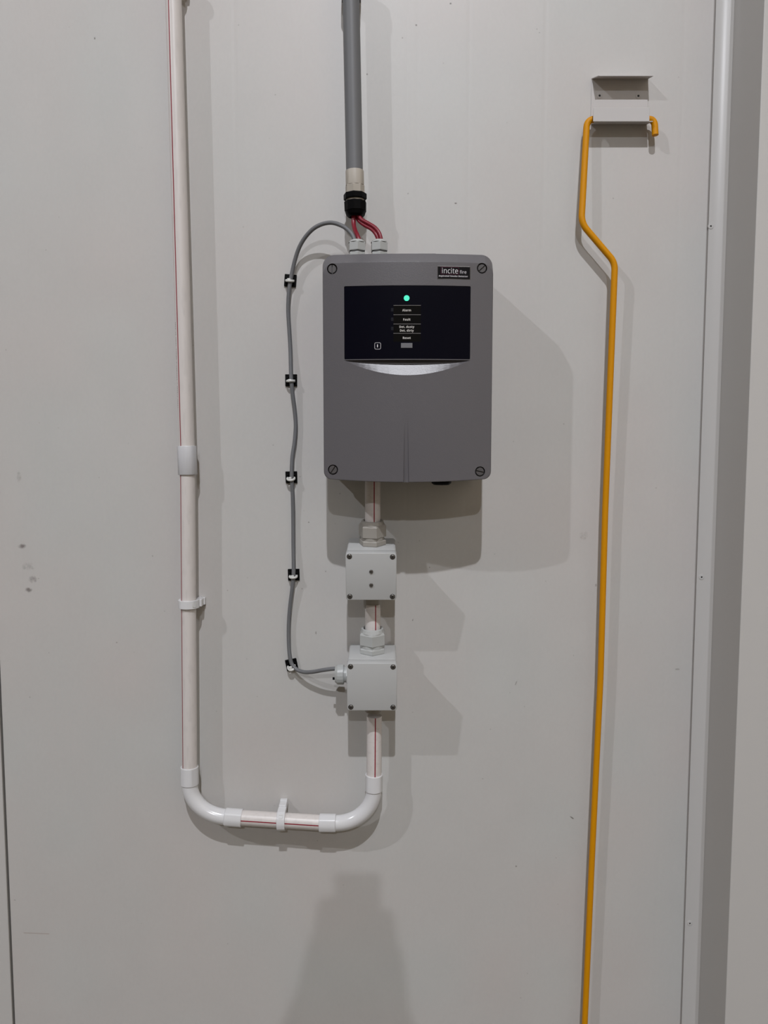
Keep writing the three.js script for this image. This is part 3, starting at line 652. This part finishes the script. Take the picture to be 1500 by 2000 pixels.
// ------------------------------------------------------------------ the photographer, whose shadow falls on the lower wall, with the phone held up
{
  const ph = thing('phone', 'dark phone held up in both hands by the photographer', 'phone', [-0.0245, 1.409, 1.2905]);
  ph.rotation.x = -0.08;
  loose('case', rbox(-0.0355, 0.0355, 0, 0.148, 0, 0.0085, 0.004, 3), M.dark, ph);
  loose('screen', rbox(-0.033, 0.033, 0.004, 0.144, 0.0078, 0.0088, 0.0004, 1), M.black, ph);
  loose('lens_ring', turned([[0.0035, 0], [0.0062, 0], [0.0062, 0.0016], [0.0035, 0.0016]], 24).rotateX(-Math.PI / 2).translate(0.0245, 0.1405, 0), M.steel, ph);

  const capsule = (a, b, ra, rb) => {
    const ax = a[0], ay = a[1], az = a[2], dx = b[0] - ax, dy = b[1] - ay, dz = b[2] - az, l2 = dx * dx + dy * dy + dz * dz || 1e-9;
    return (x, y, z) => { const px = x - ax, py = y - ay, pz = z - az; let t = (px * dx + py * dy + pz * dz) / l2; t = t < 0 ? 0 : t > 1 ? 1 : t; return Math.hypot(px - t * dx, py - t * dy, pz - t * dz) - (ra + (rb - ra) * t); };
  };
  const ball = (c, r) => (x, y, z) => { const k = Math.hypot((x - c[0]) / r[0], (y - c[1]) / r[1], (z - c[2]) / r[2]); return (k - 1) * Math.min(...r); };
  const field = (shapes, blend) => (x, y, z) => { let d = 9; for (const s of shapes) { const e = s(x, y, z), h = Math.max(0, 1 - Math.abs(d - e) / blend); d = Math.min(d, e) - h * h * blend / 4; } return d; };
  function mesh(f, lo, hi, n, colour) {
    const mc = new MarchingCubes(n, new THREE.MeshStandardMaterial(), false, false, 120000), half = n / 2, at = [0, 1, 2].map((k) => (i) => lo[k] + (hi[k] - lo[k]) * (i / n));
    for (let z = 0; z < n; z++) for (let y = 0; y < n; y++) for (let x = 0; x < n; x++) mc.field[x + y * n + z * n * n] = -f(at[0](x), at[1](y), at[2](z));
    mc.isolation = 0; mc.update();
    const c = mc.count, p = new Float32Array(c * 3), col = new Float32Array(c * 3), q = new THREE.Color();
    for (let i = 0; i < c; i++) {
      for (let k = 0; k < 3; k++) p[3 * i + k] = lo[k] + (hi[k] - lo[k]) * (mc.positionArray[3 * i + k] * half + half) / n;
      colour(p[3 * i], p[3 * i + 1], p[3 * i + 2], q); q.toArray(col, 3 * i);
    }
    let g = new THREE.BufferGeometry();
    g.setAttribute('position', new THREE.BufferAttribute(p, 3)); g.setAttribute('color', new THREE.BufferAttribute(col, 3));
    g = mergeVertices(g, 1e-5); g.computeVertexNormals();
    return g.toNonIndexed();
  }
  const CX = -0.025, skin = new THREE.Color(0xb98a70), coat = new THREE.Color(0x2b2f36), trousers = new THREE.Color(0x24262b), shoe = new THREE.Color(0x15151a), lips = new THREE.Color(0x8f5a50), iris = new THREE.Color(0x201814);
  const wl = [-0.096, 1.385, 1.352], wr = [0.030, 1.365, 1.352], el = [-0.235, 1.165, 1.585], er = [0.125, 1.150, 1.585], sl = [CX - 0.18, 1.352, 1.80], sr = [CX + 0.18, 1.352, 1.80];
  const body = field([
    capsule([CX, 1.28, 1.82], [CX, 1.05, 1.82], 0.125, 0.115), capsule([CX - 0.09, 1.30, 1.81], [CX + 0.09, 1.30, 1.81], 0.10, 0.10), capsule(sl, sr, 0.062, 0.062), capsule([CX - 0.055, 0.92, 1.82], [CX + 0.055, 0.92, 1.82], 0.115, 0.115),
    capsule([CX, 1.36, 1.80], [CX, 1.47, 1.765], 0.060, 0.052),
    capsule(sl, el, 0.056, 0.044), capsule(el, wl, 0.043, 0.029), capsule(sr, er, 0.056, 0.044), capsule(er, wr, 0.043, 0.029),
    ...[-1, 1].flatMap((s) => [capsule([CX + s * 0.085, 0.88, 1.82], [CX + s * 0.10, 0.48, 1.80], 0.088, 0.058), capsule([CX + s * 0.10, 0.48, 1.80], [CX + s * 0.105, 0.09, 1.83], 0.058, 0.038), capsule([CX + s * 0.105, 0.045, 1.85], [CX + s * 0.125, 0.035, 1.66], 0.042, 0.034)]),
  ], 0.06);
  const cloth = (x, y, z, q) => q.copy(y < 0.085 ? shoe : y < 0.90 ? trousers : y > 1.405 && z > 1.6 && Math.abs(x - CX) < 0.072 ? skin : coat);
  const parts = [mesh((x, y, z) => Math.max(body(x, y, z), 0.003 - y), [-0.40, -0.03, 1.28], [0.35, 1.53, 2.02], 96, cloth)];
  // head: skull, jaw, nose, brow, ears; looking slightly down at the screen
  const H = [CX, 1.575, 1.745], head = field([
    ball([H[0], H[1] + 0.03, H[2] + 0.012], [0.076, 0.088, 0.096]), ball([H[0], H[1] - 0.035, H[2] - 0.02], [0.062, 0.078, 0.068]), ball([H[0], H[1] - 0.092, H[2] - 0.05], [0.030, 0.020, 0.026]),
    capsule([H[0], H[1] + 0.008, H[2] - 0.083], [H[0], H[1] - 0.03, H[2] - 0.102], 0.009, 0.013), capsule([H[0] - 0.03, H[1] + 0.02, H[2] - 0.078], [H[0] + 0.03, H[1] + 0.02, H[2] - 0.078], 0.010, 0.010),
    capsule([H[0] - 0.018, H[1] - 0.058, H[2] - 0.078], [H[0] + 0.018, H[1] - 0.058, H[2] - 0.078], 0.009, 0.009),
    ball([H[0] - 0.078, H[1] - 0.005, H[2] + 0.012], [0.010, 0.030, 0.018]), ball([H[0] + 0.078, H[1] - 0.005, H[2] + 0.012], [0.010, 0.030, 0.018]), capsule([CX, 1.44, 1.785], [H[0], H[1] - 0.06, H[2] + 0.02], 0.054, 0.050),
  ], 0.022);
  const face = (x, y, z, q) => q.copy(z < H[2] - 0.06 && Math.abs(y - H[1] + 0.058) < 0.007 && Math.abs(x - H[0]) < 0.024 ? lips : z < H[2] - 0.06 && Math.hypot(Math.abs(x - H[0]) - 0.03, (y - H[1] - 0.003) * 1.5) < 0.009 ? iris : skin);
  parts.push(mesh(head, [H[0] - 0.13, H[1] - 0.15, H[2] - 0.14], [H[0] + 0.13, H[1] + 0.15, H[2] + 0.14], 72, face));
  // hands: palm at the side of the phone, four fingers behind it, thumb over the screen
  const hand = (s, edge, y0, w) => {
    const k = edge + s * (s > 0 ? 0.007 : 0.012), shapes = [capsule(w, [k + s * 0.008, y0 - 0.012, 1.322], 0.026, 0.019), capsule([k + s * 0.006, y0 - 0.028, 1.318], [k + s * 0.003, y0 + 0.026, 1.304], 0.015, 0.012)];
    [[0.030, 0.040], [0.010, 0.047], [-0.010, 0.044], [-0.029, 0.034]].forEach(([dy, len]) => {
      const a = [k + s * 0.004, y0 + dy, 1.306], b = [k + s * 0.001, y0 + dy + 0.002, 1.287], c = [edge - s * len * 0.45, y0 + dy + 0.004, 1.2795], e = [edge - s * len, y0 + dy + 0.003, 1.2815];
      shapes.push(capsule(a, b, 0.0098, 0.0092), capsule(b, c, 0.0092, 0.0082), capsule(c, e, 0.0082, 0.0072));
    });
    shapes.push(capsule([k + s * 0.004, y0 - 0.026, 1.326], [edge, y0 - 0.002, 1.318], 0.0125, 0.0105), capsule([edge, y0 - 0.002, 1.318], [edge - s * 0.026, y0 + 0.017, 1.3115], 0.0105, 0.0088));
    const f = field(shapes, 0.006), cxh = (k + edge - s * 0.03) / 2;
    return mesh(f, [cxh - 0.08, y0 - 0.09, 1.255], [cxh + 0.08, y0 + 0.07, 1.395], 60, (x, y, z, q) => q.copy(skin));
  };
  parts.push(hand(-1, -0.0605, 1.478, wl), hand(1, 0.0112, 1.458, wr));
  const pm = new THREE.MeshPhysicalMaterial({ vertexColors: true, roughness: 0.75, name: 'person' });
  const person = thing('person', 'photographer in dark clothes holding a phone up, casting the soft shadow on the lower wall', 'person', [CX, 0, 1.8]);
  part('body', mergeGeometries(parts, false), pm, person);
  mat('hair', 0x1c1613, 0.8);
  const cap = field([ball([H[0], H[1] + 0.040, H[2] + 0.022], [0.081, 0.090, 0.099])], 0.01);
  part('hair', mesh((x, y, z) => Math.max(cap(x, y, z), -(y - H[1] - 0.045 + (z - H[2] + 0.06) * 0.9)), [H[0] - 0.12, H[1] - 0.13, H[2] - 0.13], [H[0] + 0.12, H[1] + 0.16, H[2] + 0.15], 56, (x, y, z, q) => q.set(0x1c1613)), M.hair, person);
}
renderer.render(scene, camera);
